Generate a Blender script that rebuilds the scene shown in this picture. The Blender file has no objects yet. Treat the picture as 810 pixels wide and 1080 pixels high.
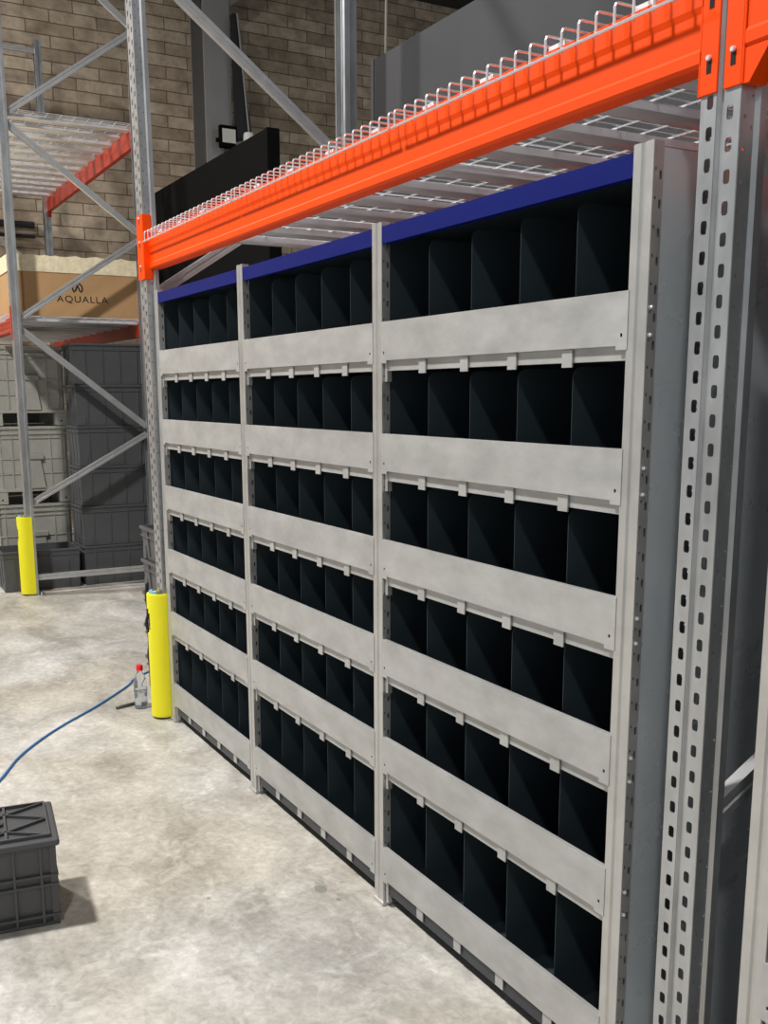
import bpy, math, random
from mathutils import Vector, Matrix
random.seed(7)
C = bpy.context.scene.collection
PI = math.pi

# ------------------------------------------------------------------ mesh builder
class MB:
    def __init__(s): s.v=[]; s.f=[]
    def quad(s,*p):
        i=len(s.v); s.v+= [tuple(q) for q in p]; s.f.append(tuple(range(i,i+len(p)))); return s
    def box(s,x0,x1,y0,y1,z0,z1):
        i=len(s.v)
        s.v+=[(x0,y0,z0),(x1,y0,z0),(x1,y1,z0),(x0,y1,z0),(x0,y0,z1),(x1,y0,z1),(x1,y1,z1),(x0,y1,z1)]
        for f in ((0,3,2,1),(4,5,6,7),(0,1,5,4),(1,2,6,5),(2,3,7,6),(3,0,4,7)): s.f.append(tuple(i+k for k in f))
        return s
    def hexa(s,b,t):
        """frustum-like solid: 4 bottom points, 4 top points (ccw from above)"""
        i=len(s.v); s.v+=[tuple(p) for p in b]+[tuple(p) for p in t]
        for f in ((0,3,2,1),(4,5,6,7),(0,1,5,4),(1,2,6,5),(2,3,7,6),(3,0,4,7)): s.f.append(tuple(i+k for k in f))
        return s
    def prism(s,poly,d):
        """closed polygon (3-D points) extruded along vector d"""
        n=len(poly); i=len(s.v); d=Vector(d)
        s.v+=[tuple(p) for p in poly]+[tuple(Vector(p)+d) for p in poly]
        s.f.append(tuple(i+n-1-k for k in range(n))); s.f.append(tuple(i+n+k for k in range(n)))
        for k in range(n):
            j=(k+1)%n; s.f.append((i+k,i+j,i+n+j,i+n+k))
        return s
    def sheet(s,prof,d):
        """open profile extruded along d (no thickness: solidify adds it)"""
        n=len(prof); i=len(s.v); d=Vector(d)
        s.v+=[tuple(p) for p in prof]+[tuple(Vector(p)+d) for p in prof]
        for k in range(n-1): s.f.append((i+k,i+k+1,i+n+k+1,i+n+k))
        return s
    def tube(s,pts,r,n=8,cap=True):
        pts=[Vector(p) for p in pts]; rings=[]
        up=None
        for k,p in enumerate(pts):
            a=pts[max(k-1,0)]; b=pts[min(k+1,len(pts)-1)]
            t=(b-a).normalized()
            if up is None:
                up=Vector((0,0,1)) if abs(t.z)<.9 else Vector((1,0,0))
            u=(up-t*up.dot(t)).normalized(); w=t.cross(u); up=u
            i=len(s.v); rings.append(i)
            rr=r[k] if isinstance(r,(list,tuple)) else r
            for m in range(n):
                a_=2*PI*m/n; s.v.append(tuple(p+u*math.cos(a_)*rr+w*math.sin(a_)*rr))
        for k in range(len(rings)-1):
            for m in range(n):
                m2=(m+1)%n; s.f.append((rings[k]+m,rings[k]+m2,rings[k+1]+m2,rings[k+1]+m))
        if cap:
            s.f.append(tuple(rings[0]+n-1-m for m in range(n))); s.f.append(tuple(rings[-1]+m for m in range(n)))
        return s
    def lathe(s,prof,c=(0,0,0),n=24):
        i=len(s.v)
        for r,z in prof:
            for m in range(n):
                a=2*PI*m/n; s.v.append((c[0]+r*math.cos(a),c[1]+r*math.sin(a),c[2]+z))
        for k in range(len(prof)-1):
            for m in range(n):
                m2=(m+1)%n; s.f.append((i+k*n+m,i+k*n+m2,i+(k+1)*n+m2,i+(k+1)*n+m))
        s.f.append(tuple(i+n-1-m for m in range(n)))
        s.f.append(tuple(i+(len(prof)-1)*n+m for m in range(n)))
        return s
    def holed(s,O,U,V,u0,u1,v0,v1,uc,hw,hh,pitch,vs,tri=.35):
        """a flat strip with a column of octagonal holes punched through it"""
        O=Vector(O);U=Vector(U);V=Vector(V)
        P=lambda a,b: O+U*a+V*b
        c=vs; lo=v0
        if vs-pitch/2>v0: s.quad(P(u0,v0),P(u1,v0),P(u1,vs-pitch/2),P(u0,vs-pitch/2)); lo=vs-pitch/2
        while c+pitch/2<=v1+1e-6:
            a,b=c-pitch/2,c+pitch/2; cx=hw*tri; cy=hh*tri
            h=[(uc-hw+cx,c-hh),(uc+hw-cx,c-hh),(uc+hw,c-hh+cy),(uc+hw,c+hh-cy),(uc+hw-cx,c+hh),(uc-hw+cx,c+hh),(uc-hw,c+hh-cy),(uc-hw,c-hh+cy)]
            o=[(u0,a),(u1,a),(u1,b),(u0,b)]
            i=len(s.v); s.v+=[tuple(P(*q)) for q in o+h]
            for f in ((0,1,5,4),(1,6,5),(1,2,7,6),(2,8,7),(2,3,9,8),(3,10,9),(3,0,11,10),(0,4,11)):
                s.f.append(tuple(i+k for k in f))
            c+=pitch; lo=b
        if lo<v1-1e-5: s.quad(P(u0,lo),P(u1,lo),P(u1,v1),P(u0,v1))
        return s

def obj(name,mb,mat,parent=None,solid=0,bevel=0,smooth=False,off=None,seg=2):
    """link the builder's shape as one mesh object; vertices are in the parent's own coordinates"""
    me=bpy.data.meshes.new(name)
    v=mb.v
    if off is not None: v=[(a-off[0],b-off[1],c-off[2]) for a,b,c in v]
    me.from_pydata(v,[],mb.f); me.update()
    o=bpy.data.objects.new(name,me); C.objects.link(o)
    me.materials.append(mat)
    if parent is not None: o.parent=parent
    if solid:
        m=o.modifiers.new('s','SOLIDIFY'); m.thickness=solid; m.offset=0
    if bevel:
        m=o.modifiers.new('b','BEVEL'); m.width=bevel; m.segments=seg; m.limit_method='ANGLE'; m.angle_limit=math.radians(40)
    if smooth:
        for p in me.polygons: p.use_smooth=True
    return o
def tag(o,label=None,cat=None,group=None,kind=None):
    if label: o['label']=label
    if cat: o['category']=cat
    if group: o['group']=group
    if kind: o['kind']=kind
    return o
def thing(name,label,cat,loc=(0,0,0),rz=0,group=None):
    o=bpy.data.objects.new(name,None); C.objects.link(o); o.empty_display_size=.1
    o.location=loc; o.rotation_euler=(0,0,rz)
    return tag(o,label,cat,group)
def kids(o): return [c for c in bpy.data.objects if c.parent is o]
def copy_tree(o,parent=None):
    ch=kids(o)
    c=o.copy(); C.objects.link(c); c.parent=parent
    for k in ch: copy_tree(k,c)
    return c
def dup(root,loc,label,group=None,rz=0):
    r=copy_tree(root); r.location=loc; r.rotation_euler=(0,0,rz); r['label']=label
    if group: r['group']=group
    return r

# ------------------------------------------------------------------ materials
def mat(name,col,rough=.5,metal=0,noise=0,nscale=8,bump=0,bscale=60,spec=.5,stretch=(1,1,1),dark=None,coord='Object',rvar=0):
    m=bpy.data.materials.new(name); m.use_nodes=True; nt=m.node_tree; N=nt.nodes; L=nt.links
    b=N['Principled BSDF']; b.inputs['Base Color'].default_value=(*col,1)
    b.inputs['Roughness'].default_value=rough; b.inputs['Metallic'].default_value=metal
    b.inputs['Specular IOR Level'].default_value=spec
    if noise or bump:
        tc=N.new('ShaderNodeTexCoord'); mp=N.new('ShaderNodeMapping'); mp.inputs['Scale'].default_value=stretch
        L.new(tc.outputs[coord],mp.inputs['Vector'])
    if noise:
        n=N.new('ShaderNodeTexNoise'); n.inputs['Scale'].default_value=nscale; n.inputs['Detail'].default_value=5
        n.inputs['Roughness'].default_value=.62
        L.new(mp.outputs[0],n.inputs['Vector'])
        r=N.new('ShaderNodeValToRGB'); r.color_ramp.elements[0].position=.3; r.color_ramp.elements[1].position=.7
        d=dark or tuple(c*(1-noise) for c in col)
        r.color_ramp.elements[0].color=(*d,1); r.color_ramp.elements[1].color=(*[min(1,c*(1+noise*.5)) for c in col],1)
        L.new(n.outputs['Fac'],r.inputs[0]); L.new(r.outputs[0],b.inputs['Base Color'])
        if rvar:
            mr=N.new('ShaderNodeMapRange'); mr.inputs[3].default_value=rough-rvar; mr.inputs[4].default_value=rough+rvar
            L.new(n.outputs['Fac'],mr.inputs[0]); L.new(mr.outputs[0],b.inputs['Roughness'])
    if bump:
        n2=N.new('ShaderNodeTexNoise'); n2.inputs['Scale'].default_value=bscale; n2.inputs['Detail'].default_value=3
        L.new(mp.outputs[0],n2.inputs['Vector'])
        bp=N.new('ShaderNodeBump'); bp.inputs['Strength'].default_value=bump; bp.inputs['Distance'].default_value=.004
        L.new(n2.outputs['Fac'],bp.inputs['Height']); L.new(bp.outputs[0],b.inputs['Normal'])
    return m
M={}
M['galv']=mat('galvanised_steel',(.60,.595,.58),.40,.72,.14,9,.03,30,rvar=.08)
M['galv_strip']=mat('galvanised_strip',(.49,.49,.48),.45,.4,.20,7,.03,12,stretch=(1,1,2),rvar=.08)
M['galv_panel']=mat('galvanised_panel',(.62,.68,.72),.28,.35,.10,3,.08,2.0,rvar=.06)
M['galv_rack']=mat('galvanised_rack_steel',(.52,.53,.54),.34,.75,.22,14,.03,40,stretch=(1,1,.4),rvar=.08)
M['galv_brace']=mat('galvanised_brace',(.60,.60,.60),.36,.65,.12,14)
M['zinc']=mat('zinc_wire',(.80,.80,.82),.35,.55)
M['support']=mat('deck_support_steel',(.78,.77,.80),.42,.4,.08,6)
M['orange']=mat('orange_paint',(.86,.066,.001),.48,0,.04,5,.015,50,spec=.14)
M['red']=mat('red_orange_paint',(.46,.036,.012),.42,0,.06,5)
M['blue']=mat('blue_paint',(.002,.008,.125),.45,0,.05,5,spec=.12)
M['slate']=mat('dark_slate_steel',(.037,.053,.064),.42,.2,.12,4)  # dark slate tone of the inner shelving sheets
M['slate_lip']=mat('slate_edge_paint',(.035,.040,.050),.4,.2)
M['yellow']=mat('yellow_plastic',(.86,.78,.010),.42,0,.03,6)
M['black']=mat('black_board',(.004,.004,.004),.85,0,.1,4,spec=.06)
M['grey_board']=mat('charcoal_board',(.045,.046,.050),.62,0,.12,2.5,spec=.3)
M['crate_dark']=mat('charcoal_plastic',(.078,.081,.086),.42,0,.10,6)
M['crate_near']=mat('dark_grey_plastic',(.068,.070,.073),.40,0,.08,6)
M['crate_light']=mat('light_grey_plastic',(.36,.355,.315),.5,0,.14,6)
M['hole']=mat('dark_void',(.004,.004,.004),.9)
M['card']=mat('cardboard',(.50,.30,.14),.8,0,.10,3,.04,30)
M['foam']=mat('cream_wrap',(.92,.80,.55),.6,0,.22,22,.3,40)
M['ink']=mat('black_print',(.02,.018,.016),.8)
M['cable_blue']=mat('blue_cable',(.035,.16,.42),.45)
M['cable_black']=mat('black_rubber',(.010,.010,.012),.6)
M['cap_red']=mat('red_cap',(.75,.01,.015),.35)
M['white']=mat('white_plastic',(.75,.75,.73),.45)
M['navy']=mat('navy_print',(.02,.02,.16),.5)
M['cream']=mat('cream_cord',(.62,.58,.48),.7)
M['column']=mat('column_paint',(.26,.25,.245),.5,0,.08,3)
M['column_dark']=mat('column_shade_paint',(.07,.072,.075),.5)  # darker copy of the column grey, shade of the recessed side painted in
M['diffuser']=mat('frosted_glass',(.62,.60,.55),.4)
M['ceil']=mat('dark_ceiling_sheet',(.03,.027,.027),.8)
M['blue_film']=mat('pale_blue_foam',(.18,.42,.62),.6)
g=bpy.data.materials.new('clear_plastic'); g.use_nodes=True; b=g.node_tree.nodes['Principled BSDF']
b.inputs['Base Color'].default_value=(.93,.95,1,1); b.inputs['Roughness'].default_value=.08
b.inputs['Transmission Weight'].default_value=.92; b.inputs['IOR'].default_value=1.25; M['pet']=g
g=bpy.data.materials.new('water'); g.use_nodes=True; b=g.node_tree.nodes['Principled BSDF']
b.inputs['Base Color'].default_value=(.82,.88,.95,1); b.inputs['Roughness'].default_value=.02
b.inputs['Transmission Weight'].default_value=.95; b.inputs['IOR'].default_value=1.33; M['water']=g

def floor_mat():
    m=bpy.data.materials.new('power_floated_concrete'); m.use_nodes=True; nt=m.node_tree; N=nt.nodes; L=nt.links
    b=N['Principled BSDF']; tc=N.new('ShaderNodeTexCoord')
    def noise(sc,det,rough,dist=0,stretch=(1,1,1),off=(0,0,0)):
        mp=N.new('ShaderNodeMapping'); mp.inputs['Scale'].default_value=stretch; mp.inputs['Location'].default_value=off
        L.new(tc.outputs['Object'],mp.inputs['Vector'])
        n=N.new('ShaderNodeTexNoise'); n.inputs['Scale'].default_value=sc; n.inputs['Detail'].default_value=det
        n.inputs['Roughness'].default_value=rough; n.inputs['Distortion'].default_value=dist
        L.new(mp.outputs[0],n.inputs['Vector']); return n
    def ramp(n,a,b_,ca,cb):
        r=N.new('ShaderNodeValToRGB'); r.color_ramp.elements[0].position=a; r.color_ramp.elements[1].position=b_
        r.color_ramp.elements[0].color=ca; r.color_ramp.elements[1].color=cb; L.new(n.outputs['Fac'],r.inputs[0]); return r
    n1=noise(1.6,7,.62,.8,(1,1.6,1)); r1=ramp(n1,.36,.66,(.35,.338,.308,1),(.65,.636,.592,1))
    n2=noise(6.5,8,.7,1.2,(1,1.2,1),(3,1,0)); r2=ramp(n2,.50,.76,(0,0,0,1),(1,1,1,1))
    mx=N.new('ShaderNodeMixRGB'); mx.inputs[2].default_value=(.78,.77,.735,1)
    mu=N.new('ShaderNodeMath'); mu.operation='MULTIPLY'; mu.inputs[1].default_value=.62
    L.new(r2.outputs[0],mu.inputs[0]); L.new(mu.outputs[0],mx.inputs[0]); L.new(r1.outputs[0],mx.inputs[1])
    n3=noise(34,6,.7,.5); r3=ramp(n3,.32,.70,(.72,.72,.72,1),(1.10,1.10,1.10,1))
    m2=N.new('ShaderNodeMixRGB'); m2.blend_type='MULTIPLY'; m2.inputs[0].default_value=1
    L.new(mx.outputs[0],m2.inputs[1]); L.new(r3.outputs[0],m2.inputs[2])
    n4=noise(.9,3,.5,.4,(1,1,1),(7,2,0)); r4=ramp(n4,.42,.62,(.86,.80,.72,1),(1,1,1,1))
    m3=N.new('ShaderNodeMixRGB'); m3.blend_type='MULTIPLY'; m3.inputs[0].default_value=.8
    L.new(m2.outputs[0],m3.inputs[1]); L.new(r4.outputs[0],m3.inputs[2])
    cur=m3
    # two small dark oil spots near the foot of the shelving
    sx=N.new('ShaderNodeSeparateXYZ'); L.new(tc.outputs['Object'],sx.inputs[0])
    nd=noise(45,3,.6)
    for (cx,cy,rx,ry) in ((-1.185,-.118,.030,.020),(-1.10,-.10,.012,.008),(-1.30,-.44,.009,.007)):
        def mth(op,a,b_):
            q=N.new('ShaderNodeMath'); q.operation=op
            for i_,w in enumerate((a,b_)):
                if isinstance(w,(int,float)): q.inputs[i_].default_value=w
                else: L.new(w,q.inputs[i_])
            return q.outputs[0]
        dx=mth('DIVIDE',mth('SUBTRACT',sx.outputs[0],cx),rx); dy=mth('DIVIDE',mth('SUBTRACT',sx.outputs[1],cy),ry)
        d=mth('ADD',mth('MULTIPLY',dx,dx),mth('MULTIPLY',dy,dy)); d=mth('ADD',d,mth('MULTIPLY',nd.outputs['Fac'],1.2))
        k=mth('LESS_THAN',d,1.4)
        k=mth('MULTIPLY',k,.6)
        m4=N.new('ShaderNodeMixRGB'); m4.inputs[2].default_value=(.13,.14,.125,1)
        L.new(k,m4.inputs[0]); L.new(cur.outputs[0],m4.inputs[1]); cur=m4
    L.new(cur.outputs[0],b.inputs['Base Color'])
    rr=N.new('ShaderNodeMapRange'); rr.inputs[3].default_value=.38; rr.inputs[4].default_value=.62
    L.new(n1.outputs['Fac'],rr.inputs[0]); L.new(rr.outputs[0],b.inputs['Roughness'])
    bp=N.new('ShaderNodeBump'); bp.inputs['Strength'].default_value=.12; bp.inputs['Distance'].default_value=.003
    L.new(n3.outputs['Fac'],bp.inputs['Height']); L.new(bp.outputs[0],b.inputs['Normal'])
    return m
def brick_mat():
    m=bpy.data.materials.new('split_face_block'); m.use_nodes=True; nt=m.node_tree; N=nt.nodes; L=nt.links
    b=N['Principled BSDF']; b.inputs['Roughness'].default_value=.9
    tc=N.new('ShaderNodeTexCoord'); sp=N.new('ShaderNodeSeparateXYZ'); cb=N.new('ShaderNodeCombineXYZ')
    L.new(tc.outputs['Object'],sp.inputs[0]); L.new(sp.outputs[1],cb.inputs[0]); L.new(sp.outputs[2],cb.inputs[1])
    nw=N.new('ShaderNodeTexNoise'); nw.inputs['Scale'].default_value=9; nw.inputs['Detail'].default_value=4
    L.new(cb.outputs[0],nw.inputs['Vector'])
    av=N.new('ShaderNodeVectorMath'); av.operation='SCALE'; av.inputs['Scale'].default_value=.012
    L.new(nw.outputs['Color'],av.inputs[0])
    ad=N.new('ShaderNodeVectorMath'); L.new(cb.outputs[0],ad.inputs[0]); L.new(av.outputs[0],ad.inputs[1])
    br=N.new('ShaderNodeTexBrick'); L.new(ad.outputs[0],br.inputs['Vector'])
    br.inputs['Scale'].default_value=1; br.inputs['Brick Width'].default_value=.50; br.inputs['Row Height'].default_value=.128
    br.inputs['Mortar Size'].default_value=.006; br.inputs['Mortar Smooth'].default_value=.35; br.inputs['Bias'].default_value=-.1
    br.offset=.5; br.offset_frequency=2; br.squash=1.0; br.squash_frequency=2
    br.inputs['Color1'].default_value=(.34,.265,.19,1); br.inputs['Color2'].default_value=(.57,.47,.355,1)
    br.inputs['Mortar'].default_value=(.16,.12,.085,1)
    n=N.new('ShaderNodeTexNoise'); n.inputs['Scale'].default_value=5; n.inputs['Detail'].default_value=8; n.inputs['Roughness'].default_value=.72
    L.new(cb.outputs[0],n.inputs['Vector'])
    r=N.new('ShaderNodeValToRGB'); r.color_ramp.elements[0].position=.34; r.color_ramp.elements[1].position=.68
    r.color_ramp.elements[0].color=(.62,.60,.58,1); r.color_ramp.elements[1].color=(1.25,1.25,1.25,1)
    L.new(n.outputs['Fac'],r.inputs[0])
    mx=N.new('ShaderNodeMixRGB'); mx.blend_type='MULTIPLY'; mx.inputs[0].default_value=1
    L.new(br.outputs['Color'],mx.inputs[1]); L.new(r.outputs[0],mx.inputs[2]); L.new(mx.outputs[0],b.inputs['Base Color'])
    iv=N.new('ShaderNodeMath'); iv.operation='SUBTRACT'; iv.inputs[0].default_value=1; L.new(br.outputs['Fac'],iv.inputs[1])
    a2=N.new('ShaderNodeMath'); a2.operation='ADD'; L.new(iv.outputs[0],a2.inputs[0]); L.new(n.outputs['Fac'],a2.inputs[1])
    bp=N.new('ShaderNodeBump'); bp.inputs['Strength'].default_value=.6; bp.inputs['Distance'].default_value=.015
    L.new(a2.outputs[0],bp.inputs['Height']); L.new(bp.outputs[0],b.inputs['Normal'])
    return m

# ------------------------------------------------------------------ setting
tag(obj('floor',MB().box(-10.6,7,-8,13,-.2,0),floor_mat()),kind='structure')
tag(obj('wall_back',MB().box(-10.7,-10.4,-8,13,0,7.0),brick_mat()),kind='structure')
tag(obj('ceiling',MB().box(-10.7,7,-8,13,7.0,7.2),M['ceil']),kind='structure')
tag(obj('trim_1',MB().box(-10.4,-10.15,3.3,13,6.35,6.75).box(-10.4,-10.28,-8,2.70,6.45,6.75),M['ceil']),kind='structure')
# steel portal column on the back wall, with its haunch
col=MB(); col.box(-10.0,-9.97,2.79,3.10,0,6.2); col.box(-10.4,-10.37,2.79,3.10,0,6.2)
cw=MB(); cw.box(-10.37,-10.0,2.93,2.955,0,6.2); cw.box(-10.37,-10.0,2.79,2.80,0,6.2)  # web and side sheet, coloured dark as the column's shaded side
c_=thing('steel_column','grey steel column against the block wall behind the racks','column',(-10.2,2.95,0))
obj('flange',col,M['column'],c_,bevel=.004,off=(-10.2,2.95,0)); obj('web',cw,M['column_dark'],c_,off=(-10.2,2.95,0))
hb=MB().prism([(-10.0,2.79,5.7),(-10.0,3.10,5.7),(-10.0,4.2,6.6),(-10.0,3.8,6.98),(-10.0,2.79,6.3)],(-.03,0,0))
obj('haunch',hb,M['column'],c_,off=(-10.2,2.95,0))
# thin conduits across the block wall
for k,(z,r) in enumerate(((3.30,.035),(3.18,.018))):
    tag(obj('wall_conduit',MB().tube([(-10.35,-2.5,z),(-10.35,.95,z)],r),M['cable_black']),
        ['thick dark conduit running across the block wall behind the far rack','thin dark conduit just below the thick one on the block wall'][k],'conduit')

# ------------------------------------------------------------------ shelving units
ZT=[1.692,1.396,1.104,.818,.528,.187]     # top edge of each front strip
PWD=.0514; ZTOP=1.949; DEP=.50
def post_parts(root,x1,full):
    """one C-shaped post whose right edge is at x1"""
    x0=x1-PWD; c=(x0+x1)/2
    m=MB()
    # folded front with a shallow centre groove
    pr=[(x0,0,.012),(x0+.019,0,.012),(x0+.023,.004,.012),(x0+.028,.004,.012),(x0+.032,0,.012),(x1,0,.012)]
    m.sheet(pr,(0,0,ZTOP-.012))
    for xx in (x0,x1):
        m.holed((xx,0,0),(0,1,0),(0,0,1),0,.011,.012,ZTOP,.006,.0018,.003,.05,.05)
        m.holed((xx,0,0),(0,1,0),(0,0,1),.011,.024,.012,ZTOP,.0175,.0030,.008,.05,.04)
        s_=1 if xx==x0 else -1
        m.quad((xx,.024,.012),(xx+s_*.012,.024,.012),(xx+s_*.012,.024,ZTOP),(xx,.024,ZTOP))
    p=obj('post',m,M['galv'],root,solid=.0016)
    obj('foot',MB().box(x0-.006,x1+.006,-.006,.045,0,.012).box(x0+.01,x1-.01,.002,.034,.012,.03),M['galv'],p,bevel=.003)
    if full:
        for z in ZT:
            for dz,yy in ((.033,.008),(.083,.008)):
                obj('bolt',MB().tube([(x1,yy,z-dz),(x1+.006,yy,z-dz)],[.0045,.003],8),M['zinc'],p)
    # rear post, plain
    obj('post',MB().box(x0,x1,DEP-.03,DEP,0.0,ZTOP),M['galv'],root)
    # side sheet between the front and rear posts, in two pieces with a lapped seam
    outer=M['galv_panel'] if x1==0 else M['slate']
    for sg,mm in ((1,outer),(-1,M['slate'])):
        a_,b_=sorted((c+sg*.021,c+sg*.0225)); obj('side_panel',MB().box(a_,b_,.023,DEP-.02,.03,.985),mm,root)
        a_,b_=sorted((c+sg*.022,c+sg*.0235)); obj('side_panel',MB().box(a_,b_,.023,DEP-.02,.975,ZTOP-.01),mm,root)

def bay(root,xl,xr):
    """shelves between the right edge xl of the left post and the left edge xr of the right one"""
    W=xr-xl
    # blue-edged cover on top
    t=obj('top_cover',MB().box(xl,xr,.006,DEP,1.925,1.934),M['galv'],root)
    obj('blue_edge',MB().box(xl+.001,xr-.001,.000,.004,1.893,1.934).box(xl+.001,xr-.001,.0,.02,1.934,1.9365).box(xl+.001,xr-.001,.004,.02,1.893,1.8955),M['blue'],t)
    obj('underside_shade',MB().box(xl+.001,xr-.001,.006,DEP-.013,1.9225,1.9248),M['slate'],t)  # dark sheet added under the cover in place of its shade
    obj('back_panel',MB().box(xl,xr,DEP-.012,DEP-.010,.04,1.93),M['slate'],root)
    for k,zt in enumerate(ZT):
        zs=zt-.100                      # shelf surface
        zl=zt-(.126 if k<5 else .142)   # lower edge of its lip
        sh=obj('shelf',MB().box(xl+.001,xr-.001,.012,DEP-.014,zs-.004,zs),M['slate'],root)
        lp=MB().box(xl+.004,xr-.004,.008,.012,zl,zs+.0).box(xl+.004,xr-.004,.008,.03,zl-.0015,zl)
        obj('shelf_lip',lp,M['galv_strip'] if k<5 else M['slate_lip'],sh)
        # front strip with screw holes at its ends
        f=MB(); y=-.0015; x0=xl-.003; x1=xr+.003
        f.holed((x0,y,0),(1,0,0),(0,0,1),0,.03,zs,zt,.016,.003,.0035,.055,zs+.0195)
        f.quad((x0+.03,y,zs),(x1-.03,y,zs),(x1-.03,y,zt),(x0+.03,y,zt))
        f.holed((x1-.03,y,0),(1,0,0),(0,0,1),0,.03,zs,zt,.014,.003,.0035,.055,zs+.0195)
        f.quad((x0,y,zt),(x1,y,zt),(x1,y+.012,zt),(x0,y+.012,zt))
        f.quad((x0,y+.001,zs),(x1,y+.001,zs),(x1,y+.008,zs),(x0,y+.008,zs))
        obj('front_strip',f,M['galv_strip'],sh,solid=.0016)
        obj('clip',MB().box(xl+.004,xl+.018,.006,.02,zl-.03,zs),M['galv'],sh)
        ztop=(1.882 if k==0 else ZT[k-1]-.135)
        h=ztop-zs
        for j in range(1,5):
            x=xl+W*j/5.
            r=.022; pts=[(x,.030,zs+.001),(x,DEP-.016,zs+.001),(x,DEP-.016,ztop),(x,.030+r,ztop)]
            for a in (22,45,68): pts.append((x,.030+r-r*math.sin(math.radians(a)),ztop-r+r*math.cos(math.radians(a))))
            pts.append((x,.030,ztop-r))
            d=MB().prism(pts,(.0013,0,0)); d.box(x,x+.016,.030,.0315,zs+.001,ztop-r) if False else None
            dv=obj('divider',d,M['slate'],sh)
            obj('hook_tab',MB().box(x-.004,x+.028,.003,.0065,zs-.037,zs-.002).box(x-.004,x+.028,.003,.03,zs,zs+.0012),M['galv_strip'],sh)
su=thing('shelving_unit','galvanised three-bay shelving unit with blue top edges and dark compartments under the orange beam','shelving')
P=[0,-1.0,-1.995,-2.983]
for i,x in enumerate(P): post_parts(su,x,True)
for i in range(3): bay(su,P[i+1],P[i]-PWD)
sn=thing('shelving_unit','next galvanised shelving unit, its front post at the right edge beside the big rack upright','shelving',(1.36,0,0))
def shifted(fn,*a):
    fn(*a)
post_parts(sn,-1.05+PWD,False); post_parts(sn,0.0,False); bay(sn,-1.05+PWD,-PWD)

# ------------------------------------------------------------------ pallet racking
UH=5.0
def upright_mesh(fine,h=UH):
    """front web at y=0 facing -y, centred on x=0, flanges run to +y"""
    m=MB(); w=.043
    if fine:
        for sgn in (-1,1):
            u0,u1=(-w,-.008) if sgn<0 else (.008,w)
            m.holed((0,0,0),(1,0,0),(0,0,1),u0,u1,.005,h,sgn*.022,.0068,.0112,.05,.03 if sgn<0 else .055)
        m.sheet([(-.008,0,.005),(-.004,.007,.005),(.004,.007,.005),(.008,0,.005)],(0,0,h-.005))
        for sgn in (-1,1):
            x=sgn*w
            m.holed((x,0,0),(0,1,0),(0,0,1),0,.018,.005,h,.010,.0024,.003,.05,.045)
            m.holed((x,0,0),(0,1,0),(0,0,1),.018,.032,.005,h,.026,.0024,.003,.05,.03)
            m.sheet([(x,.032,.005),(x+sgn*.007,.038,.005),(x+sgn*.007,.054,.005),(x-sgn*.006,.057,.005)],(0,0,h-.005))
    else:
        for s in (-1,1):
            m.sheet([(s*.008,0,.005),(s*w,0,.005),(s*w,.032,.005),(s*(w+.007),.038,.005),(s*(w+.007),.064,.005),(s*(w-.006),.067,.005)],(0,0,h-.005))
        m.sheet([(-.008,0,.005),(-.004,.007,.005),(.004,.007,.005),(.008,0,.005)],(0,0,h-.005))
        # dot marks of the punched rows
        for z in [i*.05+.03 for i in range(int(h/.05)-1)]:
            pass
    return m
UP={}
for f in (True,False):
    o=obj('upright',upright_mesh(f),M['galv_rack'],None,solid=.002); UP[f]=o
UPM={k:v.data for k,v in UP.items()}
for v in UP.values(): bpy.data.objects.remove(v)
def upright(root,x,y,flip,fine):
    o=bpy.data.objects.new('upright',UPM[fine]); C.objects.link(o); o.parent=root
    o.location=(x,y,0); 
    if flip: o.rotation_euler=(0,0,PI)
    m=o.modifiers.new('s','SOLIDIFY'); m.thickness=.002; m.offset=0
    bp=obj('base_plate',MB().box(-.068,.078,-.02,.10,0,.005),M['galv_rack'],o)
    for xx in (-.060,.070): obj('anchor_bolt',MB().tube([(xx,.07,.005),(xx,.07,.022)],.007,6),M['zinc'],o)
    return o
def cbrace(root,x,ya,za,yb,zb,w=.042,d=.026,name='brace'):
    """C-section brace lying in the plane of a frame, open side away from +x"""
    a=Vector((x,ya,za)); b=Vector((x,yb,zb)); t=(b-a).normalized(); n=Vector((1,0,0)).cross(t)
    hx=Vector((d/2,0,0)); s=n*(w/2)
    pr=[a-s-hx,a-s+hx,a-s*.3+hx,a-s*.2+hx*.7,a+s*.2+hx*.7,a+s*.3+hx,a+s+hx,a+s-hx]
    m=MB().sheet(pr,b-a)
    return obj(name,m,M['galv_brace'],root,solid=.0025)
def frame(root,x,front,rear,y1=1.0,fine=True,yo=0.0,lean=0):
    u_=upright(root,x,yo,False,fine); u_.rotation_euler[0]=math.radians(lean); upright(root,x,y1+.02,True,False)
    cbrace(root,x+.002,yo+.03,.13,y1-.02,.13,name='horizontal_brace')
    nodes=[('f',z) for z in front]+[('r',z) for z in rear]
    nodes.sort(key=lambda q:q[1])
    for (s0,z0),(s1,z1) in zip(nodes[:-1],nodes[1:]):
        ya=yo+.045 if s0=='f' else y1-.04; yb=yo+.045 if s1=='f' else y1-.04
        cbrace(root,x+.002,ya,z0+.03,yb,z1-.03)
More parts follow.
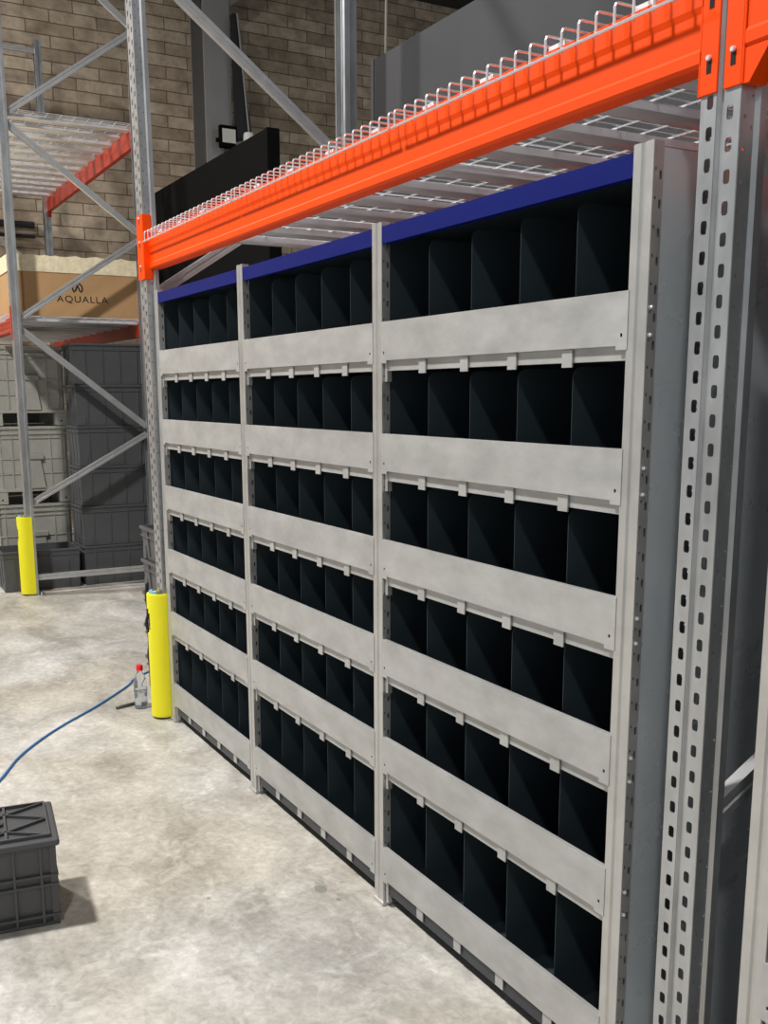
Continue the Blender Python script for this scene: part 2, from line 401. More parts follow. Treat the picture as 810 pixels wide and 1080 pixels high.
def beam(root,x0,x1,y,z0,z1,m,dirn=1,depth=.045):
    """box beam with pressed ribs in its face; dirn=1: the face looks to -y"""
    f=y; b=y+dirn*depth; h=z1-z0; i=dirn*.004
    pr=[(x0,f,z0+.006),(x0,f,z0+.024),(x0,f+i,z0+.030),(x0,f+i,z0+h*.62),(x0,f,z0+h*.70),(x0,f,z1-.004),(x0,f+dirn*.004,z1),
        (x0,b,z1),(x0,b,z0),(x0,f+dirn*.006,z0)]
    o=MB().prism(pr,(x1-x0,0,0))
    return obj('beam',o,m,root)
def connector(par,xw,xs,side,y,z0,z1,m):
    """bent hook plate: on the web from xw to xs and along the flange at xs"""
    a,b=sorted((xw,xs)); root_=par
    o=MB().box(a,b,y-.005,y-.0015,z0,z1)
    xx=(xs,xs+.004) if side>0 else (xs-.004,xs)
    o.box(xx[0],xx[1],y-.005,y+.034,z0,z1)
    c=obj('connector',o,m,par,bevel=.0015)
    pn=MB(); cx=(a+b)/2
    n=int((z1-z0)/.1)
    for k in range(n+1):
        z=z0+.045+k*.1
        if z>z1-.02: break
        obj('slot',MB().prism([(cx-.005,y-.0056,z-.012),(cx+.005,y-.0056,z-.012),(cx+.005,y-.0056,z+.012),(cx-.005,y-.0056,z+.012)],(0,.003,0)),M['hole'],par)
    
    hk=MB()
    for k in range(n+1):
        z=z0+.045+k*.1
        if z>z1-.02: break
        if k%2==1 or n<3: obj('hook',MB().tube([(cx,y-.004,z+.012),(cx,y-.010,z+.012)],[.0055,.004],8),M['zinc'],par)
    return c

XA0,XA1,XB,XC,XA2=.150,-3.103,-6.535,-9.86,3.44
FR=[.66,2.0,3.35,4.7]; RE=[1.23,2.62,4.0]
ra=thing('pallet_rack','near galvanised pallet rack with bright orange beams, standing round the shelving','pallet rack',(0,0,0))
frame(ra,XA0,FR,RE); frame(ra,XA1,[.66,1.92,3.31,4.7],[1.23,2.57,4.0],yo=-.004,lean=.55); frame(ra,XA2,FR,RE,fine=False)
BZ0,BZ1=2.040,2.176
def connector2(par,x,y,z0,z1,m):
    obj('connector',MB().box(x-.043,x+.043,y+.0015,y+.005,z0,z1).box(x-.0485,x-.044,y-.04,y+.005,z0,z1).box(x+.044,x+.0485,y-.04,y+.005,z0,z1),m,par)
# bay over the shelving
b1=beam(ra,XA1+.048,XA0-.046,-.006,BZ0,BZ1,M['orange'])
connector(b1,XA0-.006,XA0-.0445,-1,0,1.992,2.262,M['orange'])
connector(b1,XA1-.043,XA1+.0445,1,-.027,1.998,2.268,M['orange'])
b2=beam(ra,XA1+.048,XA0-.046,1.026,BZ0,BZ1,M['orange'],-1)
connector2(b2,XA0,1.02,1.992,2.262,M['orange']); connector2(b2,XA1,1.02,1.992,2.262,M['orange'])
# bay to the right
b3=beam(ra,XA0+.050,XA2-.046,-.006,BZ0+.005,BZ1+.01,M['orange'])
connector(b3,XA0+.008,XA0+.0445,1,0,1.992,2.262,M['orange'])
gs=MB().prism([(XA0+.048,-.003,2.045),(XA0+.048,-.003,1.992),(XA0+.060,-.003,1.992),(XA0+.10,-.003,2.045)],(0,.04,0))
obj('gusset',gs,M['orange'],b3)
connector2(beam(ra,XA0+.050,XA2-.046,1.026,BZ0+.005,BZ1+.01,M['orange'],-1),XA2,1.02,1.992,2.262,M['orange'])

rb=thing('pallet_rack','far pallet rack with red-orange beams and tall zigzag frame, left of the walkway gap','pallet rack',(XB,0,0))
def off_frame(root,x,**k): frame(root,x-XB,**k)
off_frame(rb,XB,front=[.665,2.02,3.43,4.9],rear=[1.23,2.69,4.15])
off_frame(rb,XC,front=[.66,2.0,3.43],rear=[1.23,2.69,4.15],fine=False)
cbrace(rb,XC-XB,.03,4.90,.98,4.90,name='horizontal_brace')
for z0,z1 in ((1.955,2.065),(3.36,3.50)):
    for y,d in ((-.006,1),(1.026,-1)):
        bb=beam(rb,XC-XB+.047,-.047,y,z0,z1,M['red'],d)
        yy=0 if d>0 else 1.02
        for xx in (0,XC-XB):
            s=-1 if xx==0 else 1
            if d>0: obj('connector',MB().box(min(xx,xx+s*.0455),max(xx,xx+s*.0455),-.006,-.0015,z0-.05,z1+.08).box(xx+s*.0455-.002,xx+s*.0455+.002,-.005,.045,z0-.05,z1+.08),M['red'],bb)
            else: obj('connector',MB().box(min(xx,xx+s*.0455),max(xx,xx+s*.0455),1.0215,1.026,z0-.05,z1+.08).box(xx+s*.0455-.002,xx+s*.0455+.002,.975,1.025,z0-.05,z1+.08),M['red'],bb)

# wire mesh decks
def wire_deck(name,label,x0,x1,ztop,nsup,first=0,group=None,lip=.036,sw=.072,edge=.018):
    L_=x1-x0; r=thing(name,label,'wire deck',(x0,0,ztop),0,group)
    m=MB(); R=.0028; n=int(round(L_/.05))
    for k in range(n+1):
        x=.012+k*(L_-.024)/n
        m.tube([(x,-.030,-.028),(x,-.030,.011),(x,-.028,.016),(x,-.022,.018),(x,1.02,.018)],R,5)
    for y in [.06+.1*j for j in range(10)]:
        m.tube([(.004,y,.0125),(L_-.004,y,.0125)],R,5)
    m.tube([(.004,-.0345,-.024),(L_-.004,-.0345,-.024)],.0034,5)
    obj('wire_mesh',m,M['zinc'],r)
    for k in range(nsup):
        x=L_*(k+.5)/nsup
        s=MB().sheet([(x-sw/2,.042,.008),(x-sw/2,.042,-.012),(x-sw*.32,.042,-.019),(x+sw*.32,.042,-.019),(x+sw/2,.042,-.012),(x+sw/2,.042,.008)],(0,.94,0))
        obj('support_channel',s,M['support'],r,solid=.0015)
        for ya,yb in ((.0,.045),(.98,1.02)): obj('support_channel_end',MB().box(x-.025,x+.025,ya,yb,.001,.009),M['support'],r)
    return r
dx=[-3.050,-1.985,-.895,.08]
nm=['wire mesh deck on the orange beam, farthest of the three above the shelving','wire mesh deck on the orange beam, middle of the three above the shelving','wire mesh deck on the orange beam, nearest of the three above the shelving']
for i in range(3): wire_deck('wire_deck',nm[i],dx[i]+.003,dx[i+1]-.003,BZ1,4,group='wire decks over the shelving')
wire_deck('wire_deck','wire mesh deck at the top right corner, past the big rack upright',.25,1.34,BZ1+.01,4)
bx=[XC+.07,XC+.07+1.06,XC+.07+2.12,XB-.07]
for i in range(3):
    o=wire_deck('wire_deck',['wire mesh deck high on the far rack, deepest one nearest the block wall','wire mesh deck high on the far rack, middle one','wire mesh deck high on the far rack, closest to the zigzag frame'][i],bx[i]+.003,bx[i+1]-.003,3.50,4,sw=.09,group='upper decks of the far rack')
for i in range(3):
    wire_deck('wire_deck',['wire mesh deck on the lower far beams, deepest in the rack','wire mesh deck on the lower far beams, in the middle of the bay','wire mesh deck on the lower far beams, carrying the cardboard box'][i],bx[i]+.003,bx[i+1]-.003,2.065,4,group='lower decks of the far rack')

# ------------------------------------------------------------------ column guards
def guard(name,label,x,y,rx=.058,front=.062,back=.040):
    r=thing(name,label,'column guard',(x,y,0))
    n=18; H=.60; T=.010
    outer=[];inner=[]
    def prof(rx_,fr):
        p=[(rx_,back)]
        for k in range(n+1):
            a=PI*k/n; p.append((rx_*math.cos(a),-fr*math.sin(a)*1.0))
        p.append((-rx_,back)); return p
    po=prof(rx,front); pi_=prof(rx-T,front-T)
    zs=[.012,.02,.41,.43,.45,.47,.49,.51,.53,.575,.592,.60]
    m=MB(); N=len(po)
    # the left side carries a curved cut-out between z .41 and .53
    def inset(j,z):
        if .40<z<.535 and j>=N-5:
            return True
        return False
    for s_,pp in ((0,po),(1,pi_)):
        for z in zs:
            k=1.0
            if z>=.60: k=.975
            if z<=.012: k=.985
            for (a,b) in pp: m.v.append((a*k,b*k,z))
    Z=len(zs)
    idx=lambda s_,q,j: s_*Z*N+q*N+j
    gone=lambda q,j: (.405<(zs[q]+zs[q+1])/2<.535) and (9 if (zs[q]<.42 or zs[q+1]>.52) else 8)<=j<=(13 if (zs[q]<.42 or zs[q+1]>.52) else 14)
    for q in range(Z-1):
        for j in range(N-1):
            if gone(q,j): continue
            m.f.append((idx(0,q,j),idx(0,q+1,j),idx(0,q+1,j+1),idx(0,q,j+1)))
            m.f.append((idx(1,q,j),idx(1,q,j+1),idx(1,q+1,j+1),idx(1,q+1,j)))
            if q==0: m.f.append((idx(0,0,j),idx(0,0,j+1),idx(1,0,j+1),idx(1,0,j)))
            if q==Z-2: m.f.append((idx(0,Z-1,j+1),idx(0,Z-1,j),idx(1,Z-1,j),idx(1,Z-1,j+1)))
            if j==0 : m.f.append((idx(0,q+1,0),idx(0,q,0),idx(1,q,0),idx(1,q+1,0)))
            if j==N-2 or gone(q,j+1): m.f.append((idx(0,q,j+1),idx(0,q+1,j+1),idx(1,q+1,j+1),idx(1,q,j+1)))
            if q<Z-2 and gone(q+1,j): m.f.append((idx(0,q+1,j+1),idx(0,q+1,j),idx(1,q+1,j),idx(1,q+1,j+1)))
            if q>0 and gone(q-1,j): m.f.append((idx(0,q,j),idx(0,q,j+1),idx(1,q,j+1),idx(1,q,j)))
    obj('shell',m,M['yellow'],r,smooth=False)
    # foam core behind the shell, with the shield sticker showing through the cut-out
    def arc(rx_,fr,a0,a1,k=14): return [(rx_*math.cos(math.radians(a0+(a1-a0)*i_/k)),-fr*math.sin(math.radians(a0+(a1-a0)*i_/k))) for i_ in range(k+1)]
    def patch(z0,z1,a0,a1,e,tk):
        o_=arc(rx-T-e,front-T-e,a0,a1); i_=arc(rx-T-e-tk,front-T-e-tk,a0,a1)
        return MB().prism([(a,b,z0) for a,b in o_]+[(a,b,z0) for a,b in i_[::-1]],(0,0,z1-z0))
    obj('foam_pad',patch(.38,.612,35,145,.002,.012),M['blue_film'],r)
    obj('sticker',patch(.42,.488,66,140,.0006,.001),M['navy'],r)
    obj('sticker_band',patch(.488,.525,66,140,.0006,.001),M['white'],r)
    return r
guard('column_guard','yellow plastic column guard round the upright at the end of the shelving',XA1+.006,-.014)
guard('column_guard','yellow plastic column guard at the foot of the far zigzag frame',XB,-.004)

# ------------------------------------------------------------------ crates
def euro_crate(name,label,loc,m,w=.6,d=.4,h=.32,group=None,rz=0,open_top=True,ribs=4):
    """open ribbed crate: w along local y, d along local x (facing +x), origin at base centre"""
    r=thing(name,label,'crate',loc,rz,group); t=.008; tp=.012
    def ring(k,z): a=d/2-k; b=w/2-k; return [(-a,-b,z),(a,-b,z),(a,b,z),(-a,b,z)]
    s=MB()
    o0,o1=ring(tp+.008,.0),ring(.008,h); i0,i1=ring(tp+.008+t,.012),ring(.008+t,h)
    i=len(s.v); s.v+=o0+o1+i0+i1
    for a in range(4):
        b_=(a+1)%4
        s.f+=[(i+a,i+b_,i+4+b_,i+4+a),(i+8+b_,i+8+a,i+12+a,i+12+b_),(i+4+a,i+4+b_,i+12+b_,i+12+a)]
    s.f+=[(i+3,i+2,i+1,i),(i+8,i+9,i+10,i+11)]
    obj('body',s,m,r)
    def band(z0,z1,e,th=.012):
        q=MB()
        for z0_,z1_ in ((z0,z1),):
            A=d/2-e; B=w/2-e
            q.box(A-th,A,-B,B,z0_,z1_).box(-A,-A+th,-B,B,z0_,z1_).box(-A+th,A-th,-B,-B+th,z0_,z1_).box(-A+th,A-th,B-th,B,z0_,z1_)
        return q
    rim=band(h-.016,h,0); rim2=band(h-.052,h-.044,.004); rim.v_=0
    k=len(rim.v); rim.v+=rim2.v; rim.f+=[tuple(a+k for a in f) for f in rim2.f]
    obj('rim',rim,m,r,bevel=.002)
    rb_=MB()
    for j in range(ribs):
        y=-w/2+.03+(w-.06)*(j+.5)/ribs
        e=.009
        rb_.hexa([(d/2-tp-e-.006,y-.004,.02),(d/2-tp-e+.010,y-.004,.02),(d/2-tp-e+.010,y+.004,.02),(d/2-tp-e-.006,y+.004,.02)],
                 [(d/2-e-.006,y-.004,h-.02),(d/2-e+.006,y-.004,h-.02),(d/2-e+.006,y+.004,h-.02),(d/2-e-.006,y+.004,h-.02)])
    for j in range(max(2,ribs-1)):
        x=-d/2+.04+(d-.08)*(j+.5)/max(2,ribs-1); e=.009
        for s_ in (-1,1):
            ya=s_*(w/2-tp-e); yb=s_*(w/2-e)
            rb_.hexa([(x-.004,min(ya-.008,ya+.008),.02),(x+.004,ya-.008,.02),(x+.004,ya+.008,.02),(x-.004,ya+.008,.02)],
                     [(x-.004,yb-.006,h-.02),(x+.004,yb-.006,h-.02),(x+.004,yb+.006,h-.02),(x-.004,yb+.006,h-.02)])
    obj('rib',rb_,m,r)
    # corner blocks at the foot
    fb=MB()
    for sx in (-1,1):
        for sy in (-1,1):
            fb=MB(); fb.box(sx*(d/2-.012)-.0+(-.05 if sx>0 else 0),sx*(d/2-.012)+(0 if sx>0 else .05),sy*(w/2-.012)+(-.07 if sy>0 else 0),sy*(w/2-.012)+(0 if sy>0 else .07),.002,.075)
            obj('corner_foot',fb,m,r,bevel=.003)
    return r
XS=-6.90
order=['topmost','second from the top','third from the top','fourth from the top','fifth from the top','lowest']
first=None
for k in range(6):
    z=.3165*(5-k); lab='charcoal ribbed crate, %s of the tall dark stack under the cardboard box'%order[k]
    if first is None: first=euro_crate('storage_crate',lab,(XS,.755,z),M['crate_dark'],h=.315,group='tall stack of charcoal crates',ribs=4)
    else: dup(first,(XS,.755,z),lab)
low=dup(first,(XS+.02,.130,0),'low charcoal open crate on the floor behind the far column guard'); 
if 'group' in low: del low['group']

def pallet_bin(name,label,loc,m,group):
    """light grey stacking bin, .6 wide (y), .8 deep (x), front to +x"""
    r=thing(name,label,'bin',loc,0,group); W=.60; D=.80; H=.625
    b=MB(); t=.015
    a=D/2-.015; w=W/2-.015
    b.box(a-t,a,-w,w,.11,H).box(-a,-a+t,-w,w,.11,H).box(-a,a,-w,-w+t,.11,H).box(-a,a,w-t,w,.11,H).box(-a,a,-w,w,.11,.125).box(-a,-a+t,-w,w,.0,.115)  # last box: rear bottom board added so the slot looks dark inside
    obj('body',b,m,r)
    q=MB()
    for z0,z1,e in ((H-.022,H,0),(H-.065,H-.05,.002),(H-.10,H-.09,.006),(.10,.125,0)):
        A=D/2-e;B=W/2-e
        q.box(A-.018,A,-B,B,z0,z1).box(-A,-A+.018,-B,B,z0,z1).box(-A+.018,A-.018,-B,-B+.018,z0,z1).box(-A+.018,A-.018,B-.018,B,z0,z1)
    q.box(a,a+.008,-w,-.085,.36,.37).box(a,a+.008,.085,w,.36,.37).box(a,a+.008,-w,-.085,.24,.248).box(a,a+.008,.085,w,.24,.248)
    obj('rim',q,m,r,bevel=.002)
    v=MB()
    for y in (-.24,-.15,.15,.24): v.box(a,a+.009,y-.004,y+.004,.12,H-.02)
    for x in (-.3,-.15,0,.15,.3):
        for s_ in (-1,1): v.box(x-.004,x+.004,s_*(w+.004)-.005,s_*(w+.004)+.005,.12,H-.02)
    obj('rib',v,m,r)
    p=MB().hexa([(a-.005,-.095,.125),(a+.028,-.095,.125),(a+.028,.095,.125),(a-.005,.095,.125)],[(a-.005,-.065,.36),(a+.020,-.065,.36),(a+.020,.065,.36),(a-.005,.065,.36)])
    obj('drop_flap',p,m,r,bevel=.002)
    obj('flap_handle',MB().box(a,a+.034,-.088,.088,.36,.40),m,r,bevel=.004)
    for sy in (-1,1):
        y0=sy*(W/2-.005); y1=sy*(W/2-.095)
        for x0,x1 in ((D/2-.12,D/2-.005),(-D/2+.005,-D/2+.12),(-.06,.06)): obj('foot',MB().box(x0,x1,min(y0,y1),max(y0,y1),0,.105),m,r,bevel=.003)
    for yy in (-.25,.25): obj('lock_hole',MB().tube([(D/2-.008,yy,.035),(D/2-.004,yy,.035)],.008,8),M['hole'],r)
    return r
pb=pallet_bin('stacking_bin','light grey ribbed bin, topmost of the pale stack behind the far zigzag frame',(-7.60,.20,1.262),M['crate_light'],'pale grey stacking bins')
dup(pb,(-7.60,.20,.631),'light grey ribbed bin, middle of the pale stack behind the far zigzag frame')
dup(pb,(-7.60,.20,0),'light grey ribbed bin, lowest of the pale stack, behind the low open crate')

sk=None
od=['topmost','second from the top','third from the top','second from the bottom','lowest']
for k in range(5):
    z=.170*(4-k)
    lab='narrow grey crate, %s of the stack behind the near yellow guard'%od[k]
    if sk is None: sk=euro_crate('storage_crate',lab,(-3.45,.258,z),M['crate_dark'],w=.40,d=.40,h=.169,group='grey crates stacked behind the upright',ribs=3)
    else: dup(sk,(-3.45,.258,z),lab)

# the crate in the foreground, closed by a ribbed lid
def near_crate():
    rz=math.radians(-7.0)
    L_=.40;D=.30;H=.265
    # bottom corner nearest the shelving lies at (-1.36,-.865)
    cx,cy=-1.358,-.853
    ux=Vector((math.cos(rz),math.sin(rz),0)); uy=Vector((-math.sin(rz),math.cos(rz),0))
    c=Vector((cx,cy,0))-ux*(D/2)-uy*(L_/2)
    r=thing('storage_crate','dark grey crate with cross-ribbed lid standing on the open floor, lower left','crate',c,rz)
    m=M['crate_near']
    def hex_(x0,x1,y0,y1,z0,z1,k0,k1):
        return ([(x0-k0,y0-k0,z0),(x1+k0,y0-k0,z0),(x1+k0,y1+k0,z0),(x0-k0,y1+k0,z0)],[(x0-k1,y0-k1,z1),(x1+k1,y0-k1,z1),(x1+k1,y1+k1,z1),(x0-k1,y1+k1,z1)])
    A=D/2;B=L_/2
    b=MB(); b.hexa(*hex_(-A,A,-B,B,.004,H-.01,-.022,-.016)); obj('body',b,m,r,bevel=.006)
    rm=MB()
    for z0,z1,k in ((0,.010,-.012),(.028,.036,-.008),(.122,.130,-.008),(.150,.158,-.008)):
        rm.hexa(*hex_(-A,A,-B,B,z0,z1,k,k))
    obj('rim',rm,m,r,bevel=.002)
    rb_=MB()
    for j in range(5):
        y=-B+.055+(L_-.11)*j/4.
        rb_.box(A-.022,A-.009,y-.0035,y+.0035,.004,H-.02); rb_.box(-A+.009,-A+.022,y-.0035,y+.0035,.004,H-.02)
    for x in (-.09,-.03,.03,.09):
        for s_ in (-1,1): rb_.box(x-.0035,x+.0035,min(s_*(B-.022),s_*(B-.009)),max(s_*(B-.022),s_*(B-.009)),.004,H-.02)
    for sx in (-1,1):
        for sy in (-1,1): rb_.box(min(sx*(A-.012),sx*(A-.03)),max(sx*(A-.012),sx*(A-.03)),min(sy*(B-.012),sy*(B-.03)),max(sy*(B-.012),sy*(B-.03)),.004,H-.02)
    obj('rib',rb_,m,r)
    ld=MB()
    ld.box(-A,A,-B,B,H-.022,H)
    lid=obj('lid',ld,m,r,bevel=.008,seg=3)
    # raised border and crossing ribs on the lid
    q=MB(); a=A-.022; b_=B-.022; z0,z1=H-.001,H+.010
    q.box(a-.006,a,-b_,b_,z0,z1).box(-a,-a+.006,-b_,b_,z0,z1).box(-a+.006,a-.006,-b_,-b_+.006,z0,z1).box(-a+.006,a-.006,b_-.006,b_,z0,z1)
    def rib(x0,y0,x1,y1,t=.0035):
        d=Vector((x1-x0,y1-y0,0)).normalized(); n=Vector((-d.y,d.x,0))*t
        p=[Vector((x0,y0,z0))-n,Vector((x1,y1,z0))-n,Vector((x1,y1,z0))+n,Vector((x0,y0,z0))+n]
        q.prism(p,(0,0,z1-z0-.001))
    nseg=3; sy=2*b_/nseg
    for j in range(nseg+1):
        yy=-b_+j*sy
        if 0<j<nseg: rib(-a,yy,a,yy)
    rib(0,-b_,0,b_) if False else None
    hs=a/2
    for j in range(-1,nseg*1+1):
        pass
    # diagonals radiate from nodes midway along each cross rib
    for j in range(1,nseg):
        yy=-b_+j*sy
        for xn in (-a/2,a/2):
            for dy in (-1,1):
                y2=yy+dy*sy*.98
                if y2>b_+.001 or y2<-b_-.001: continue
                for xe in (-a*.98,0,a*.98):
                    if abs(xe-xn)<a*1.2: rib(xn,yy,xe,y2,.0026)
    obj('lid_rib',q,m,lid)
near_crate()

# ------------------------------------------------------------------ cardboard box on the far rack
bxr=thing('cardboard_box','long cardboard box with printed black lettering and cream wrapped top on the far rack','box',(-7.2,.535,2.0870))
obj('carton',MB().box(-2.0,.45,-.49,.49,0,.345),M['card'],bxr,bevel=.006)  # unseen rear length added, keeps the mesh deck underneath dark
import itertools
lid=MB()
n=26
pts=[]
for k in range(n+1):
    y=-.497+.994*k/n; pts.append((.456,y,.455+random.uniform(-.008,.008)))
pts+= [(.456,.497,.332),(.456,-.497,.332)]
lid.prism(pts[::-1],(-2.46,0,0))
obj('cream_wrap',lid,M['foam'],bxr)
obj('side_tape',MB().box(.4502,.4515,-.489,-.40,.0,.332),mat('tape',(.36,.205,.095),.55),bxr)
def text_obj(body,size,loc,rot,m,parent,name,ext=.0005,space=1.15,sx=1.0):
    cu=bpy.data.curves.new(name,'FONT'); cu.body=body; cu.size=size; cu.extrude=ext; cu.align_x='CENTER'; cu.align_y='BOTTOM_BASELINE'; cu.space_character=space
    tmp=bpy.data.objects.new('tmp',cu); C.objects.link(tmp)
    dg=bpy.context.evaluated_depsgraph_get(); dg.update()
    me=bpy.data.meshes.new_from_object(tmp.evaluated_get(dg)); bpy.data.objects.remove(tmp)
    o=bpy.data.objects.new(name,me); C.objects.link(o); me.materials.clear(); me.materials.append(m)
    o.parent=parent; o.location=loc; o.rotation_euler=rot; o.scale=(sx,1,1)
    return o
text_obj('AQUALLA',.070,(.4515,.035,.118),(PI/2,0,PI/2),M['ink'],bxr,'printed_lettering',sx=1.12)
# round emblem above the lettering: a disc with a pointed arch cut in it
em=MB()
yc,zc,R1=.0,.222,.043
seg=28
for k in range(seg):
    a0=2*PI*k/seg; a1=2*PI*(k+1)/seg
    if 1.25*PI<(a0+a1)/2<1.75*PI: continue
    q=[(.4512,yc+R1*math.cos(a0),zc+R1*math.sin(a0)),(.4512,yc+R1*math.cos(a1),zc+R1*math.sin(a1)),(.4512,yc+R1*.72*math.cos(a1),zc+R1*.72*math.sin(a1)),(.4512,yc+R1*.72*math.cos(a0),zc+R1*.72*math.sin(a0))]
    em.prism(q,(.0006,0,0))
em.prism([(.4512,yc-.026,zc-.024),(.4512,yc-.012,zc-.024),(.4512,yc,zc+.006),(.4512,yc+.012,zc-.024),(.4512,yc+.026,zc-.024),(.4512,yc+.005,zc+.026),(.4512,yc-.005,zc+.026)],(.0006,0,0))
obj('printed_emblem',em,M['ink'],bxr)

# ------------------------------------------------------------------ boards standing behind the racks
bb=thing('partition_board','tall black partition board standing behind the rack, left of the grey board','partition board',(-5.7,1.25,0))
obj('panel',MB().box(-1.17,1.12,-.05,.03,0,3.08),M['black'],bb,bevel=.004)
obj('edge_trim',MB().box(1.121,1.150,-.052,.032,0,3.083),M['black'],bb,bevel=.004)
gb=thing('partition_board','tall charcoal grey partition board above the orange beam, right of the gap','partition board',(-1.0,1.25,0))
obj('panel',MB().box(-2.215,2.4,-.05,.03,0,3.105),M['grey_board'],gb,bevel=.003)
obj('edge_trim',MB().box(-2.245,-2.216,-.054,.034,0,3.107),M['grey_board'],gb,bevel=.003)
tag(obj('hanging_cord',MB().tube([(-3.19,1.25,3.108),(-3.18,1.25,3.5),(-3.16,1.25,4.2),(-3.15,1.25,7.0)],.006,6),M['cream']),'thin cream cord hanging down to the top of the grey partition board','cord')
# floodlight and gear fixed to the column
fl=thing('floodlight','small black floodlight with square pale glass fixed to the steel column','floodlight',(-9.97,3.01,4.215))
obj('housing',MB().box(.06,.12,-.105,.105,-.01,.23),M['black'],fl,bevel=.012)
obj('glass',MB().box(.1205,.123,-.078,.078,.045,.19),M['diffuser'],fl)
obj('bracket',MB().box(.0,.06,-.02,.02,.05,.10).box(.06,.10,-.135,-.105,.05,.09).box(.06,.10,.105,.125,.05,.09),M['black'],fl)
ck=MB().tube([(.07,-.03,-.01),(.05,-.04,-.12),(.03,-.02,-.3)],.008,6); obj('lead',ck,M['cable_black'],fl)
dc=thing('cable_duct','black slanting duct running up beside the steel column','duct',(-9.93,3.24,0))
obj('duct',MB().box(.0,.08,-.10,.27,0,2.6).hexa([(.0,-.10,2.6),(.08,-.10,2.6),(.08,.27,2.6),(.0,.27,2.6)],[(.0,-.15,5.6),(.08,-.15,5.6),(.08,-.11,5.6),(.0,-.11,5.6)]),M['cable_black'],dc)
obj('pipe',MB().tube([(.10,.06,2.6),(.10,.0,4.4),(.10,-.10,5.6)],.012,8),M['column'],dc)
jb=thing('wall_fitting','round white fitting beside the small floodlight on the steel column','fitting',(-9.74,3.20,4.235))
obj('cover',MB().lathe([(.0,0),(.055,0),(.06,.01),(.06,.10),(.05,.125),(.0,.13)],(0,0,0),20),M['white'],jb)
obj('mounting_arm',MB().prism([(-.23,-.19,.01),(-.23,-.13,.01),(.0,-.02,.01),(.0,-.045,.01)],(0,0,.03)),M['column_dark'],jb)

# ------------------------------------------------------------------ small things on the floor
bt=thing('water_bottle','small clear plastic water bottle with red cap beside the yellow column guard','bottle',(-3.285,-.075,0))
prof=[(.0,.003),(.026,.0),(.031,.006),(.032,.02),(.030,.03),(.032,.04),(.030,.052),(.032,.064),(.032,.10),(.029,.106),(.032,.112),(.032,.13),(.028,.15),(.018,.172),(.0125,.183),(.0125,.195)]
obj('bottle_body',MB().lathe(prof,(0,0,0),28),M['pet'],bt,smooth=True)
obj('water',MB().lathe([(.0,.006),(.026,.006),(.0295,.012),(.0295,.085),(.0,.085)],(0,0,0),24),M['water'],bt,smooth=False)
obj('cap',MB().lathe([(.0,.190),(.0155,.190),(.016,.193),(.016,.212),(.014,.216),(.0,.216)],(0,0,0),24),M['cap_red'],bt,bevel=0)
obj('label_band',MB().lathe([(.0322,.066),(.0326,.067),(.0326,.098),(.0322,.099)],(0,0,0),28),M['navy'],bt) if False else None
def spline(pts,n=8):
    P_=[Vector(p) for p in pts]; P_=[P_[0]*2-P_[1]]+P_+[P_[-1]*2-P_[-2]]; out=[]
    for i in range(1,len(P_)-2):
        for k in range(n):
            t=k/n; a,b,c,d=P_[i-1:i+3]
            out.append(.5*((2*b)+(-a+c)*t+(2*a-5*b+4*c-d)*t*t+(-a+3*b-3*c+d)*t**3))
    out.append(P_[-2]); return out
r=.0052
tag(obj('network_cable',MB().tube(spline([(-2.2,-1.15,r),(-2.45,-.94,r),(-2.615,-.835,r),(-2.845,-.724,r),(-3.043,-.589,r),(-3.206,-.451,r),(-3.389,-.275,r),(-3.587,-.107,r),(-3.70,-.02,r),(-3.80,.04,r),(-3.95,.20,r)]),r,8),M['cable_blue'],smooth=True),'thin blue cable curving across the concrete floor','cable')
tag(obj('power_lead',MB().tube(spline([(-3.265,-.024,.62),(-3.268,-.030,.55),(-3.255,-.026,.48),(-3.272,-.034,.42),(-3.258,-.024,.35),(-3.270,-.030,.27),(-3.262,-.026,.20),(-3.270,-.022,.12),(-3.262,-.020,.04),(-3.25,-.012,.008)]),.0075,8),M['cable_black'],smooth=True),'black lead hanging down beside the near yellow column guard','cable')
mk=thing('marker_pen','dark grey pen lying on the floor beside the water bottle','pen',(-3.335,-.13,.008),math.radians(105))
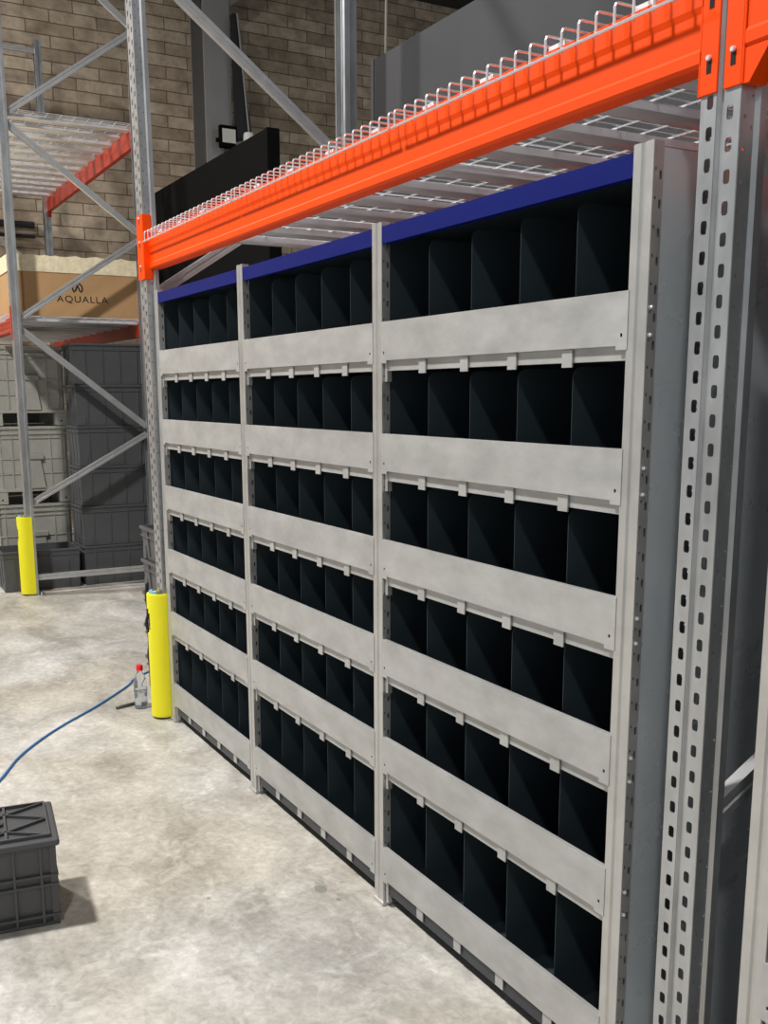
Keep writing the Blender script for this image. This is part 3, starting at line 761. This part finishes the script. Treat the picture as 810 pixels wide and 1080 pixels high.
obj('barrel',MB().tube([(-.06,0,0),(-.03,0,0),(.035,0,0)],.008,10),M['crate_dark'],mk,smooth=True)
obj('pen_cap',MB().tube([(.035,0,0),(.07,0,0),(.074,0,0)],[.0088,.0085,.006],10),M['cable_black'],mk,smooth=True)

# ------------------------------------------------------------------ light
def area(loc,power,size=.5,col=(1,.975,.945),rot=(0,0,0),spread=PI):
    l=bpy.data.lights.new('high_bay_light','AREA'); l.energy=power; l.shape='DISK'; l.size=size; l.color=col; l.spread=spread
    o=bpy.data.objects.new('high_bay_light',l); C.objects.link(o); o.location=loc; o.rotation_euler=rot; return o
area((-2.2,-3.0,6.6),600)
area((-7.6,-3.2,6.6),400)
area((3.6,-3.2,6.6),190)
area((-5.0,5.0,6.6),50)
w=bpy.data.worlds.new('World'); bpy.context.scene.world=w; w.use_nodes=True
bg=w.node_tree.nodes['Background']; bg.inputs[0].default_value=(.82,.92,1,1); bg.inputs[1].default_value=.30

# ------------------------------------------------------------------ camera
cam=bpy.data.cameras.new('Camera'); co=bpy.data.objects.new('Camera',cam); C.objects.link(co)
cx,cy,cz,yaw,pit,rol,f=1.4406,-1.3655,1.5013,-1.0593,.1868,-.0024,1067.44
fw=Vector((math.sin(yaw)*math.cos(pit),math.cos(yaw)*math.cos(pit),-math.sin(pit)))
rr=Vector((math.cos(yaw),-math.sin(yaw),0)); uu=rr.cross(fw)
r2=rr*math.cos(rol)+uu*math.sin(rol); u2=-rr*math.sin(rol)+uu*math.cos(rol)
mt=Matrix((( r2.x,u2.x,-fw.x,cx),(r2.y,u2.y,-fw.y,cy),(r2.z,u2.z,-fw.z,cz),(0,0,0,1)))
co.matrix_world=mt
cam.sensor_fit='VERTICAL'; cam.sensor_height=36; cam.lens=f/1080*36; cam.shift_y=(618-540)/1080; cam.clip_start=.02
sc=bpy.context.scene; sc.camera=co
sc.view_settings.view_transform='Standard'; sc.view_settings.look='None'; sc.view_settings.gamma=1; sc.view_settings.exposure=0.0
sc.view_settings.use_curve_mapping=False
